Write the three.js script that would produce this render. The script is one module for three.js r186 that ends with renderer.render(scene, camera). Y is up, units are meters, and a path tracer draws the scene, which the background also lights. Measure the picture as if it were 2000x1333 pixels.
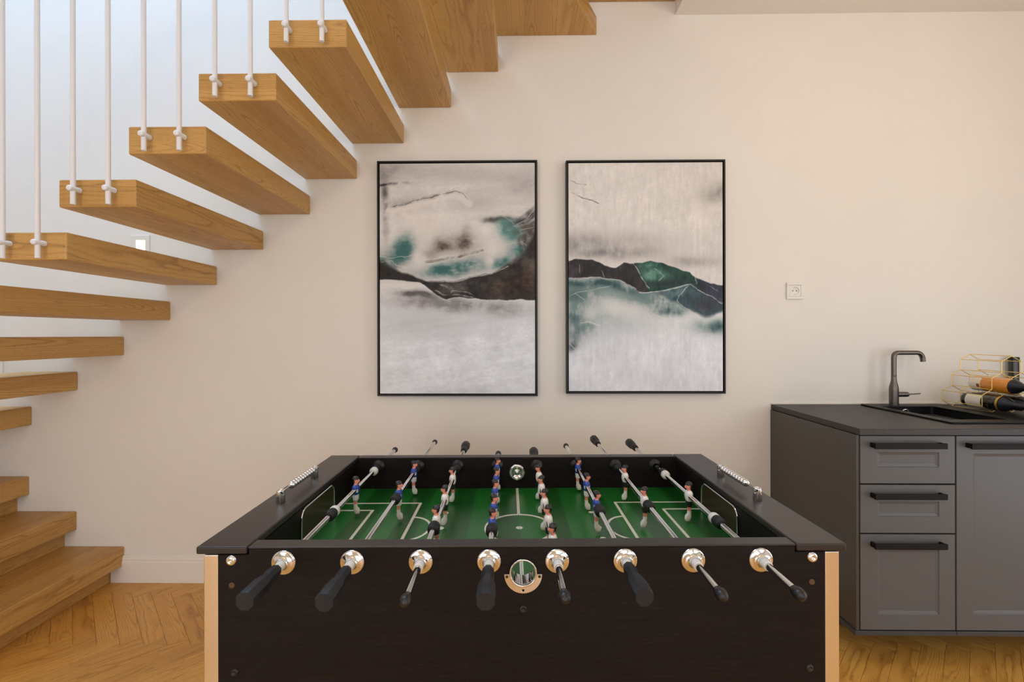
import * as THREE from 'three';
import { RoundedBoxGeometry } from 'three/addons/geometries/RoundedBoxGeometry.js';
import { mergeGeometries, toCreasedNormals } from 'three/addons/utils/BufferGeometryUtils.js';
import { RectAreaLightUniformsLib } from 'three/addons/lights/RectAreaLightUniformsLib.js';

// ───────── camera, sky, large lights, exposure ─────────
const scene = new THREE.Scene();
const W = 2000, H = 1333, FOCAL = 889;
const camera = new THREE.PerspectiveCamera(2 * Math.atan(H / 2 / FOCAL) * 180 / Math.PI, W / H, 0.05, 60);
camera.position.set(0, 1.369, 2.51);
camera.rotation.set(0, Math.atan(12 / FOCAL), -0.002, 'YXZ');
camera.setViewOffset(W, H, 0, 11.5, W, H);           // the lens is shifted: the horizon lies a little above the middle
const renderer = new THREE.WebGLRenderer({ antialias: true });
renderer.toneMapping = THREE.LinearToneMapping;
renderer.toneMappingExposure = 0.94;
renderer.shadowMap.enabled = true;
scene.background = new THREE.Color().setRGB(0.95, 1.05, 1.2);   // bright overcast sky
RectAreaLightUniformsLib.init();
function daylight(name, color, intensity, w, h, pos, target) {   // daylight entering through one opening
  const l = new THREE.RectAreaLight(color, intensity, w, h);
  l.name = name; l.position.set(...pos); l.lookAt(...target); scene.add(l);
  return l;
}
const DAY = new THREE.Color().setRGB(0.92, 0.98, 1.06), COOL = new THREE.Color().setRGB(0.58, 0.84, 1.25);
daylight('window_daylight', DAY, 1.4, 1.2, 2.3, [2.35, 1.3, 4.98], [2.35, 1.3, 0]);
daylight('window_daylight', DAY, 2.1, 1.2, 2.3, [0.75, 1.3, 4.98], [0.75, 1.3, 0]);
daylight('window_daylight', DAY, 3.9, 1.2, 2.3, [-1.9, 1.3, 4.98], [-1.9, 1.3, 0]);
daylight('window_daylight', DAY, 1.9, 1.3, 2.3, [3.38, 1.3, 2.1], [0, 1.3, 2.1]);
daylight('skylight_daylight', COOL, 13.0, 2.6, 1.2, [-2.1, 5.82, 0.85], [-2.1, 0, 0.85]);

// ───────── helpers ─────────
let seedState = 1;
const seed = (n) => { seedState = (n * 2654435761) >>> 0 || 1; };
const rnd = () => { seedState = (seedState + 0x6d2b79f5) | 0; let t = Math.imul(seedState ^ (seedState >>> 15), 1 | seedState); t = (t + Math.imul(t ^ (t >>> 7), 61 | t)) ^ t; return ((t ^ (t >>> 14)) >>> 0) / 4294967296; };
const R = (a, b) => a + (b - a) * rnd();
const clamp = (x, a = 0, b = 1) => Math.min(b, Math.max(a, x));
const lerp = (a, b, t) => a + (b - a) * t;
const ss = (a, b, x) => { const t = clamp((x - a) / (b - a)); return t * t * (3 - 2 * t); };
const hash = (x, y) => { let h = Math.imul(x | 0, 374761393) ^ Math.imul(y | 0, 668265263); h = Math.imul(h ^ (h >>> 13), 1274126177); return ((h ^ (h >>> 16)) >>> 0) / 4294967296; };
function vn(x, y) { const ix = Math.floor(x), iy = Math.floor(y), fx = x - ix, fy = y - iy, u = fx * fx * (3 - 2 * fx), v = fy * fy * (3 - 2 * fy); return lerp(lerp(hash(ix, iy), hash(ix + 1, iy), u), lerp(hash(ix, iy + 1), hash(ix + 1, iy + 1), u), v); }
function fbm(x, y, n = 4) { let s = 0, a = 0.5, t = 0; for (let i = 0; i < n; i++) { s += a * vn(x, y); t += a; x = x * 2.03 + 17.1; y = y * 2.03 + 9.7; a *= 0.5; } return s / t; }

const names = new Map();
function numbered(n) { const k = names.get(n) ?? 0; names.set(n, k + 1); return k ? `${n}_${String(k).padStart(3, '0')}` : n; }
function mesh(name, geo, mat, parent, label) {
  const m = new THREE.Mesh(geo, mat);
  m.castShadow = m.receiveShadow = true;
  m.name = parent ? name : numbered(name);
  if (label) m.userData.label = label;
  (parent ?? scene).add(m);
  return m;
}
function tag(o, label, category, group) { o.userData.label = label; o.userData.category = category; if (group) o.userData.group = group; return o; }
function thing(name, label, category, pos = [0, 0, 0], turn = 0, group) {
  const g = new THREE.Group(); g.name = numbered(name); g.position.set(...pos); g.rotation.y = turn; scene.add(g);
  return tag(g, label, category, group);
}
function part(name, parent, pos = [0, 0, 0], label) { const g = new THREE.Group(); g.name = name; g.position.set(...pos); if (label) g.userData.label = label; parent.add(g); return g; }
function struct(name, geo, mat, label) { const m = mesh(name, geo, mat); m.userData.kind = 'structure'; if (label) m.userData.label = label; return m; }
const box = (w, h, d, x = 0, y = 0, z = 0) => new THREE.BoxGeometry(w, h, d).translate(x, y, z);
const bb = (x0, x1, y0, y1, z0, z1) => box(x1 - x0, y1 - y0, z1 - z0, (x0 + x1) / 2, (y0 + y1) / 2, (z0 + z1) / 2);
const rbox = (x0, x1, y0, y1, z0, z1, r = 0.003, s = 2) => new RoundedBoxGeometry(x1 - x0, y1 - y0, z1 - z0, s, r).translate((x0 + x1) / 2, (y0 + y1) / 2, (z0 + z1) / 2);
const cyl = (r0, r1, h, n = 24) => new THREE.CylinderGeometry(r0, r1, h, n);
const cylZ = (r0, r1, h, n = 24) => cyl(r0, r1, h, n).rotateX(Math.PI / 2);     // r0 at the +z end
const lathe = (pts, n = 32) => new THREE.LatheGeometry(pts.map((p) => new THREE.Vector2(...p)), n);
const latheZ = (pts, n = 32) => lathe(pts, n).rotateX(Math.PI / 2);             // y of the profile becomes z
const ni = (g) => (g.index ? g.toNonIndexed() : g);
const merge = (list) => mergeGeometries(list.map((g) => { g = ni(g); for (const k of Object.keys(g.attributes)) if (!['position', 'normal', 'uv'].includes(k)) g.deleteAttribute(k); return g; }));
function tube(pts, r, seg = 24, rad = 8, curve) { const c = curve ?? new THREE.CatmullRomCurve3(pts.map((p) => new THREE.Vector3(...p))); return new THREE.TubeGeometry(c, seg, r, rad, false); }
function rod(a, b, r, n = 10) { const A = new THREE.Vector3(...a), B = new THREE.Vector3(...b), d = B.clone().sub(A), g = cyl(r, r, d.length(), n); g.applyQuaternion(new THREE.Quaternion().setFromUnitVectors(new THREE.Vector3(0, 1, 0), d.clone().normalize())); return g.translate(...A.add(B).multiplyScalar(0.5).toArray()); }
// uv in metres by the main direction of each face, u along the grain
function grainUV(geo, axis, su = 1, sv = 1, ou = 0, ov = 0) {
  const g = ni(geo), p = g.attributes.position, n = g.attributes.normal, uv = new Float32Array(p.count * 2), ax = 'xyz'.indexOf(axis);
  for (let i = 0; i < p.count; i += 3) {
    let m = [0, 0, 0]; for (let k = 0; k < 3; k++) { m[0] += Math.abs(n.getX(i + k)); m[1] += Math.abs(n.getY(i + k)); m[2] += Math.abs(n.getZ(i + k)); }
    const main = m.indexOf(Math.max(...m)), inPlane = [0, 1, 2].filter((a) => a !== main), ua = main === ax ? inPlane[0] : ax, va = inPlane.find((a) => a !== ua);
    for (let k = 0; k < 3; k++) { const q = [p.getX(i + k), p.getY(i + k), p.getZ(i + k)]; uv[(i + k) * 2] = q[ua] / su + ou; uv[(i + k) * 2 + 1] = q[va] / sv + ov; }
  }
  g.setAttribute('uv', new THREE.BufferAttribute(uv, 2));
  return g;
}
function texture(w, h, f, srgb = true, repeat = true) {
  const d = new Uint8Array(w * h * 4);
  for (let y = 0, o = 0; y < h; y++) for (let x = 0; x < w; x++, o += 4) { const c = f(x / w, y / h, x, y); d[o] = clamp(c[0], 0, 255); d[o + 1] = clamp(c[1], 0, 255); d[o + 2] = clamp(c[2], 0, 255); d[o + 3] = 255; }
  const t = new THREE.DataTexture(d, w, h);
  if (srgb) t.colorSpace = THREE.SRGBColorSpace;
  t.magFilter = THREE.LinearFilter; t.minFilter = THREE.LinearMipmapLinearFilter; t.generateMipmaps = true; t.needsUpdate = true;
  if (repeat) t.wrapS = t.wrapT = THREE.RepeatWrapping;
  return t;
}
const S = (o) => new THREE.MeshStandardMaterial(o), P = (o) => new THREE.MeshPhysicalMaterial(o);

// ───────── wood ─────────
// One board: s along and t across the grain in metres; returns [ring 0..1, tone]
function board(b, s, t) {
  const warp = (fbm(s * 2.2 + b.k, t * 9 + b.k, 3) - 0.5) * 0.03, rough = (vn(s * 9 + b.k, t * 60) - 0.5) * 0.0035;
  const r = Math.hypot(t - b.c + warp * b.w, b.h + s * b.cone + warp) + rough;
  const q = r / b.gap, f = q - Math.floor(q), wob = hash(Math.floor(q), b.k);
  return (1 - ss(0.0, 0.55, f)) * (0.55 + 0.45 * wob) + 0.25 * ss(0.85, 1, f);
}
const newBoard = (plain) => ({ k: Math.floor(R(1, 900)), c: R(-0.03, 0.03), h: plain ? R(0.02, 0.05) : R(0.10, 0.2), cone: plain ? R(0.018, 0.045) * (rnd() < 0.5 ? -1 : 1) : R(0.004, 0.02), w: R(0.3, 1.1), gap: R(0.0042, 0.0075), tone: R(-1, 1) });
const OAK = [[204, 160, 92], [170, 124, 60], [106, 72, 30]];
function oak(b, s, t, pal = OAK) {
  const ring = board(b, s, t), pore = ss(0.62, 0.9, vn(s * 38 + b.k * 3, t * 1500)) * (0.35 + ring * 0.65), ray = ss(0.8, 0.95, vn(s * 120, t * 260 + b.k)) * ss(0.5, 0.8, vn(s * 9, t * 24 + b.k));
  const cloud = fbm(s * 3 + b.k, t * 14, 3) - 0.5, d = clamp(0.22 + ring * 0.36 + cloud * 0.42 + b.tone * 0.2), k = pore * 0.42;
  return [0, 1, 2].map((i) => { const base = lerp(pal[0][i], pal[1][i], d); return lerp(base, pal[2][i], clamp(k + ring * ring * 0.16)) + ray * 10; });
}
function treadTexture(n) {
  seed(n);
  const bands = [0, 1, 2].map(() => { const out = []; let v = 0; while (v < 0.3) { const w = R(0.07, 0.15); const bd = newBoard(rnd() < 0.62); bd.c += v + w / 2; out.push([Math.min(0.3, v + w), bd]); v += w; } return out; });
  return texture(1024, 1024, (u, v) => { const y = v * 0.9, band = Math.min(2, Math.floor(y / 0.3)), t = y - band * 0.3, hit = bands[band].find(([e]) => t <= e) ?? bands[band].at(-1); return oak(hit[1], u * 0.9, t); });
}
const treadTex = [treadTexture(11), treadTexture(23)];
for (const t of treadTex) t.wrapS = THREE.MirroredRepeatWrapping;
const oakTread = treadTex.map((map) => P({ map, roughness: 0.46, clearcoat: 0.12, clearcoatRoughness: 0.35 }));
const ROWS = 12, PL = 0.505, PW = 0.075;
seed(5);
const floorBoards = Array.from({ length: ROWS }, (_, i) => newBoard(i % 3 === 0));
const FLOOR_PAL = [[226, 170, 84], [186, 130, 54], [114, 74, 28]];
const floorTex = texture(1024, 1020, (u, v) => { const row = Math.min(ROWS - 1, Math.floor(v * ROWS)), t = (v * ROWS - row - 0.5) * PW; return oak(floorBoards[row], u * PL, t, FLOOR_PAL); });
const oakFloor = P({ map: floorTex, roughness: 0.38, clearcoat: 0.15, clearcoatRoughness: 0.3 });
const wengeTex = texture(1024, 512, (u, v) => { const g = fbm(u * 7, v * 190, 3) * 0.6 + vn(u * 40, v * 420) * 0.4, c = (fbm(u * 2 + 5, v * 9, 3) - 0.5) * 8, k = 7 + g * 24 + c * 0.8; return [k * 1.08 + 3, k * 0.93, k * 0.86]; });
const wengeBump = texture(512, 512, (u, v) => { const g = vn(u * 24, v * 230) * 255; return [g, g, g]; }, false);
const wenge = P({ map: wengeTex, roughness: 0.5, bumpMap: wengeBump, bumpScale: 0.0001, specularIntensity: 0.35 });
const rimLaminate = P({ color: new THREE.Color(0x2c2521), roughness: 0.33, specularIntensity: 0.9 });

// ───────── other materials ─────────
const plasterBump = texture(512, 512, (u, v) => { const g = 128 + (fbm(u * 40, v * 40, 4) - 0.5) * 120; return [g, g, g]; }, false);
const plasterTex = texture(512, 512, (u, v) => { const g = (fbm(u * 6, v * 6, 4) - 0.5) * 2.5; return [235 + g, 232 + g, 226 + g]; });
const plaster = S({ map: plasterTex, roughness: 0.9, bumpMap: plasterBump, bumpScale: 0.00012 });
const ceilingPaint = S({ color: 0xebe8e2, roughness: 0.92 });
const whiteTrim = S({ color: 0xeeebe5, roughness: 0.45 });
const chrome = S({ color: new THREE.Color().setRGB(0.78, 0.78, 0.77), metalness: 1, roughness: 0.07 });
const steel = S({ color: new THREE.Color().setRGB(0.8, 0.8, 0.8), metalness: 1, roughness: 0.16 });
const silverFoil = S({ color: new THREE.Color().setRGB(0.9, 0.88, 0.86), metalness: 1, roughness: 0.2 });
const blackPlastic = P({ color: 0x141414, roughness: 0.38 });
const blackRubber = S({ color: 0x101010, roughness: 0.6 });
const gripBlack = P({ color: 0x1f1f21, roughness: 0.55, specularIntensity: 0.7 });
const whitePlastic = P({ color: 0xe9e6df, roughness: 0.35 });
const nylon = P({ color: 0xd9d6cc, roughness: 0.4 });
const whiteMetal = P({ color: 0xe6e8ec, roughness: 0.35 });

// ───────── the room ─────────
function wallUV(g, s = 1.5) { return grainUV(g, 'y', s, s); }
const ROOF = 5.9, XL = -3.95, XR = 3.4, ZF = 5.0, CEIL = 3.125, OPEN_X = 0.865, OPEN_Z = 1.45, UP = 3.52;
struct('wall_back', wallUV(bb(XL - 0.2, XR + 0.2, -0.15, ROOF + 0.2, -0.2, 0)), plaster, 'cream plastered wall behind the stairs, the paintings and the kitchen units');
struct('wall_left', wallUV(bb(XL - 0.2, XL, -0.15, ROOF + 0.2, 0, ZF + 0.2)), plaster);
struct('wall_right', wallUV(merge([bb(XR, XR + 0.2, -0.15, ROOF + 0.2, 0, 1.4), bb(XR, XR + 0.2, -0.15, ROOF + 0.2, 2.8, ZF + 0.2), bb(XR, XR + 0.2, -0.15, 0.1, 1.4, 2.8), bb(XR, XR + 0.2, 2.5, ROOF + 0.2, 1.4, 2.8)])), plaster);
{
  const holes = [[1.7, 3.0], [0.1, 1.4], [-2.55, -1.25]], pieces = [bb(XL, XR, 2.5, ROOF + 0.2, ZF, ZF + 0.2), bb(XL, XR, -0.15, 0.1, ZF, ZF + 0.2)];
  const xs = [XL, -2.55, -1.25, 0.1, 1.4, 1.7, 3.0, XR];
  for (let i = 0; i < xs.length; i += 2) pieces.push(bb(xs[i], xs[i + 1], 0.1, 2.5, ZF, ZF + 0.2));
  struct('wall_front', wallUV(merge(pieces)), plaster);
  const glass = P({ color: 0xffffff, transmission: 1, roughness: 0, thickness: 0, ior: 1.45 });
  const casement = (n, a, b) => {   // two-leaf window, its plane at z = 0
    const w = new THREE.Group(); w.name = `window_${n}`; w.userData.kind = 'structure'; scene.add(w);
    const m = (a + b) / 2, z0 = -0.035, z1 = 0.035;
    mesh('frame', merge([bb(a, a + 0.06, 0.1, 2.5, z0, z1), bb(b - 0.06, b, 0.1, 2.5, z0, z1), bb(a + 0.06, b - 0.06, 0.1, 0.16, z0, z1), bb(a + 0.06, b - 0.06, 2.44, 2.5, z0, z1), bb(m - 0.03, m + 0.03, 0.16, 2.44, z0, z1)]), whiteTrim, w);
    mesh('pane', bb(a + 0.06, m - 0.03, 0.16, 2.44, -0.002, 0.002), glass, w);
    mesh('pane', bb(m + 0.03, b - 0.06, 0.16, 2.44, -0.002, 0.002), glass, w);
    return w;
  };
  holes.forEach(([a, b], i) => casement(i + 1, a, b).position.set(0, 0, ZF + 0.1));
  const side = casement(4, -0.7, 0.7); side.position.set(XR + 0.1, 0, 2.1); side.rotation.y = Math.PI / 2;
}
struct('ceiling', grainUV(merge([bb(OPEN_X, XR, CEIL, UP, 0, ZF), bb(XL, OPEN_X, CEIL, UP, OPEN_Z, ZF)]), 'x'), ceilingPaint, 'pale ceiling with the stairwell opening at its left edge');
struct('roof', merge([bb(XL, -3.5, ROOF, ROOF + 0.2, 0, ZF), bb(-0.7, XR, ROOF, ROOF + 0.2, 0, ZF), bb(-3.5, -0.7, ROOF, ROOF + 0.2, 0, 0.15), bb(-3.5, -0.7, ROOF, ROOF + 0.2, 1.55, ZF)]), ceilingPaint);
// baseboard: plain board with a stepped top moulding
function baseboard(x0, x1, name) {
  const sh = new THREE.Shape([[0, 0], [0.017, 0], [0.017, 0.112], [0.0145, 0.118], [0.0145, 0.124], [0.016, 0.128], [0.0115, 0.136], [0.0115, 0.141], [0.006, 0.147], [0, 0.147]].map((p) => new THREE.Vector2(...p)));
  const g = new THREE.ExtrudeGeometry(sh, { depth: x1 - x0, bevelEnabled: false }).rotateY(Math.PI / 2);   // extrude along x, profile x -> -z
  const q = g.clone(); q.scale(1, 1, -1);
  const idx = q.attributes.position; for (let i = 0; i < idx.count; i += 3) { const a = [idx.getX(i), idx.getY(i), idx.getZ(i)]; idx.setXYZ(i, idx.getX(i + 2), idx.getY(i + 2), idx.getZ(i + 2)); idx.setXYZ(i + 2, ...a); }
  q.translate(x0, 0, 0); q.computeVertexNormals();
  return struct(name, q, whiteTrim, 'low white baseboard with a stepped top edge');
}
baseboard(-2.262, 1.9, 'baseboard_back');

// herringbone oak floor: every block in view is a plank of its own
{
  const floor = struct('floor', bb(XL - 0.2, XR + 0.2, -0.15, -0.014, -0.2, ZF + 0.2), S({ color: 0x6b4a26, roughness: 0.8 }), 'oak herringbone parquet');
  const c45 = Math.SQRT1_2, X0 = XL, X1 = XR, Z0 = 0.001, Z1 = ZF;
  const clip = (poly, f) => { const out = []; poly.forEach((p, i) => { const q = poly[(i + 1) % poly.length], a = f(p), b = f(q); if (a >= 0) out.push(p); if ((a >= 0) !== (b >= 0)) { const t = a / (a - b); out.push(p.map((v, k) => lerp(v, q[k], t))); } }); return out; };
  function plank(a0, a1, b0, b1, alongA, id) {
    const gap = 0.0004, row = Math.floor(hash(id, 7) * ROWS), flip = hash(id, 9) < 0.5, ou = hash(id, 4) * 0.9;
    const corners = [[a0 + gap, b0 + gap], [a1 - gap, b0 + gap], [a1 - gap, b1 - gap], [a0 + gap, b1 - gap]];
    let poly = corners.map(([a, b]) => { const s = alongA ? (a - a0) / PL : (b - b0) / PL, t = alongA ? (b - b0) / PW : (a - a0) / PW; return [(a + b) * c45, (a - b) * c45 + 0.162, flip ? 1 - s : s, t]; });
    for (const f of [(p) => p[0] - X0, (p) => X1 - p[0], (p) => p[1] - Z0, (p) => Z1 - p[1]]) { poly = clip(poly, f); if (poly.length < 3) return null; }
    let area = 0; poly.forEach((p, i) => { const q = poly[(i + 1) % poly.length]; area += p[0] * q[1] - q[0] * p[1]; });
    if (Math.abs(area) < 0.0006) return null;
    if (area > 0) poly.reverse();
    const cx = poly.reduce((s, p) => s + p[0], 0) / poly.length, cz = poly.reduce((s, p) => s + p[1], 0) / poly.length;
    const inset = (p) => { const d = Math.hypot(cx - p[0], cz - p[1]); return [p[0] + (cx - p[0]) / d * 0.0012, p[1] + (cz - p[1]) / d * 0.0012, p[2], p[3]]; };
    const lift = (hash(id, 2) - 0.5) * 0.0003, top = poly.map(inset).map((p) => [p[0], lift, p[1], p[2], p[3]]), mid = poly.map((p) => [p[0], lift - 0.0007, p[1], p[2], p[3]]), low = poly.map((p) => [p[0], -0.014, p[1], p[2], p[3]]);
    const pos = [], uv = [], put = (...vs) => vs.forEach((v) => { pos.push(v[0], v[1], v[2]); uv.push(v[3] + ou, (row + 0.03 + clamp(v[4]) * 0.94) / ROWS); });
    for (let i = 1; i + 1 < top.length; i++) put(top[0], top[i], top[i + 1]);
    for (let i = 0; i < poly.length; i++) { const j = (i + 1) % poly.length; put(top[i], mid[i], mid[j]); put(top[i], mid[j], top[j]); put(mid[i], low[i], low[j]); put(mid[i], low[j], mid[j]); }
    const g = new THREE.BufferGeometry();
    g.setAttribute('position', new THREE.Float32BufferAttribute(pos, 3)); g.setAttribute('uv', new THREE.Float32BufferAttribute(uv, 2)); g.computeVertexNormals();
    const zs = poly.map((p) => p[1]), xs = poly.map((p) => p[0]);
    return { g, near: Math.min(...zs) < 0.9, x0: Math.min(...xs), x1: Math.max(...xs) };
  }
  const rest = []; let id = 0, n = 0;
  for (let col = -2; col < 8; col++) for (let k = -80; k < 90; k++) {
    const ta = col * (PL + PW), tb = col * (PW - PL), a = k * PW + ta, b = k * PW + tb;
    for (const pl of [plank(a, a + PL, b, b + PW, true, ++id), plank(a + PL, a + PL + PW, b + PW - PL, b + PW, false, ++id)]) {
      if (!pl) continue;
      const seen = pl.near && ((pl.x1 > -2.35 && pl.x0 < -0.9) || (pl.x1 > 1.05 && pl.x0 < 2.35));
      if (seen) { mesh(n ? `plank_${String(n).padStart(3, '0')}` : 'plank', pl.g, oakFloor, floor); n++; } else rest.push(pl.g);
    }
  }
  const r = mesh('parquet_remainder', mergeGeometries(rest), oakFloor, floor); r.userData.kind = 'stuff';
}

// ───────── staircase ─────────
const RISE = 0.195, RUN = 0.2615, TW = 0.29, TT = 0.104, TL = 0.845;
{
  const st = thing('staircase', 'oak staircase of floating treads with thin white balusters climbing the cream wall', 'staircase');
  const tread = (x0, x1, top, z1, k, name = 'tread') => {
    const g = new RoundedBoxGeometry(x1 - x0, TT, z1, 2, 0.006);
    grainUV(g, 'z', 0.9, 0.9);
    const uv = g.attributes.uv, p = g.attributes.position, band = k % 3;
    const gg = ni(g), nrm = gg.attributes.normal;
    for (let i = 0; i < p.count; i++) {
      const ny = Math.abs(nrm.getY(i)), nz = Math.abs(nrm.getZ(i)), nx = Math.abs(nrm.getX(i));
      const along = nz > Math.max(nx, ny) ? p.getX(i) * 1.0 + k * 0.37 : p.getZ(i) * (k % 4 < 2 ? 1 : -1) + z1 / 2 + 0.025;
      const across = ny >= Math.max(nx, nz) ? p.getX(i) + (x1 - x0) / 2 : p.getY(i) + 0.15;
      uv.setXY(i, along / 0.9, (band * 0.3 + 0.004 + across) / 0.9);
    }
    const m = mesh(name, gg, oakTread[k % 2], st);
    m.position.set((x0 + x1) / 2, top - TT / 2, z1 / 2);
    return m;
  };
  const RX = (k) => -0.629 - (13 - k) * RUN;
  // lower flight with risers, climbing away to the left
  const lowR = [-2.199, -2.468, -2.736];
  lowR.forEach((x, i) => {
    tread(XL + 0.001, x, (i + 1) * RISE, 1.75, i + 3);
    const g = grainUV(bb(x - 0.09, x - 0.068, i * RISE + 0.001, (i + 1) * RISE - TT, 0.001, 1.72), 'z', 0.9, 0.9, 0.3 * i, 0.1 + 0.07 * i);
    mesh('riser', g, oakTread[i % 2], st);
  });
  tread(XL + 0.001, -3.0, 4 * RISE, 1.75, 4, 'landing');
  mesh('riser', grainUV(bb(-3.09, -3.068, 3 * RISE + 0.001, 4 * RISE - TT, 0.001, 1.72), 'z', 0.9, 0.9, 0.4, 0.5), oakTread[0], st);
  // upper flight: treads let into the wall
  for (let k = 5; k <= 15; k++) tread(RX(k) - TW, RX(k), k * RISE, TL, k);
  // winders at the top
  const winder = (pts, top, k) => {
    const sh = new THREE.Shape(pts.map(([x, z]) => new THREE.Vector2(x, z)));
    const g = new THREE.ExtrudeGeometry(sh, { depth: TT - 0.008, bevelEnabled: true, bevelThickness: 0.004, bevelSize: 0.004, bevelOffset: -0.004, bevelSegments: 2 }).rotateX(Math.PI / 2);
    const q = toCreasedNormals(ni(g), 0.5); q.translate(0, top - 0.004, 0);
    grainUV(q, 'z', 0.9, 0.9, k * 0.23, 0.07 * k);
    mesh('tread', q, oakTread[k % 2], st, 'wide wedge-shaped winder tread');
  };
  winder([[-0.15, 0.001], [0.434, 0.001], [-0.03, TL], [-0.15, TL]], 16 * RISE + 0.003, 16);
  winder([[0.36, 0.001], [0.862, 0.001], [0.862, 0.5], [-0.03, TL]], 17 * RISE - 0.012, 17);
  // balusters: a white rod on a peg in the end of the tread
  for (let k = 5; k <= 15; k++) for (const off of [-0.2095, -0.0795]) {
    const x = RX(k) + off, b = part('baluster', st, [x, k * RISE - TT, TL]);
    mesh('rod', merge([cyl(0.0082, 0.0082, 1.15, 20).translate(0, 0.003 + 0.575, 0.026)]), whiteMetal, b);
    mesh('peg', latheZ([[0.0105, 0], [0.0105, 0.038], [0.0098, 0.0415], [0.0078, 0.0438], [0, 0.0445]], 24).translate(0, 0.06, 0.001), whiteMetal, b);
  }
  const p0 = [RX(5) - 0.3, 5 * RISE + 0.85, TL + 0.026], p1 = [RX(15) + 0.05, 15 * RISE + 1.09, TL + 0.026];
  mesh('handrail', rod(p0, p1, 0.02, 20), whiteMetal, st);
}

// step lights let into the wall
function stepLight(x, y, label) {
  const t = thing('step_light', label, 'wall light', [x, y, 0]);
  const sh = new THREE.Shape([[-0.05, -0.05], [0.05, -0.05], [0.05, 0.05], [-0.05, 0.05]].map((p) => new THREE.Vector2(...p)));
  sh.holes.push(new THREE.Path([[-0.025, -0.034], [-0.025, 0.024], [0.025, 0.024], [0.025, -0.034]].map((p) => new THREE.Vector2(...p))));
  mesh('cover_plate', new THREE.ExtrudeGeometry(sh, { depth: 0.006, bevelEnabled: true, bevelThickness: 0.001, bevelSize: 0.001, bevelOffset: -0.001, bevelSegments: 1 }), whitePlastic, t);
  mesh('glowing_lens', rbox(-0.0245, 0.0245, -0.0335, 0.0235, 0.0005, 0.0045, 0.0015), S({ color: 0xfff3e0, emissive: new THREE.Color().setRGB(1, 0.86, 0.62), emissiveIntensity: 4 }), t, 'warm white lit lens');
  const l = new THREE.RectAreaLight(new THREE.Color().setRGB(1, 0.78, 0.5), 14, 0.049, 0.057); l.name = 'step_light_glow'; l.position.set(0, -0.005, 0.009); l.lookAt(x, y - 0.03, 1); t.add(l);
  l.rotation.set(0.1, Math.PI, 0);
}
stepLight(-2.1, 1.878, 'small square step light glowing on the wall between two floating treads');
stepLight(-2.93, 1.19, 'small square step light near the lowest floating tread at the left edge');

// ───────── paintings ─────────
const curve = (pts) => (x) => { for (let i = 1; i < pts.length; i++) if (x <= pts[i][0] || i === pts.length - 1) { const [x0, y0] = pts[i - 1], [x1, y1] = pts[i], t = clamp((x - x0) / (x1 - x0)), u = t * t * (3 - 2 * t) * 0.5 + t * 0.5; return lerp(y0, y1, u); } };
const mixc = (a, b, t) => { t = clamp(t); return [lerp(a[0], b[0], t), lerp(a[1], b[1], t), lerp(a[2], b[2], t)]; };
const blob = (x, y, cx, cy, rx, ry, a = 0) => { const c = Math.cos(a), s = Math.sin(a), dx = x - cx, dy = (y - cy) * 1.48, u = (dx * c + dy * s) / rx, v = (-dx * s + dy * c) / (ry * 1.48); return Math.exp(-(u * u + v * v)); };
function stroke(x, y, pts, w) { let best = 9; for (let i = 1; i < pts.length; i++) { const [ax, ay] = pts[i - 1], [bx, by] = pts[i], dx = bx - ax, dy = (by - ay) * 1.48, px = x - ax, py = (y - ay) * 1.48, t = clamp((px * dx + py * dy) / (dx * dx + dy * dy)); best = Math.min(best, Math.hypot(px - dx * t, py - dy * t)); } return 1 - ss(w * 0.2, w * 0.68, best); }
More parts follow.
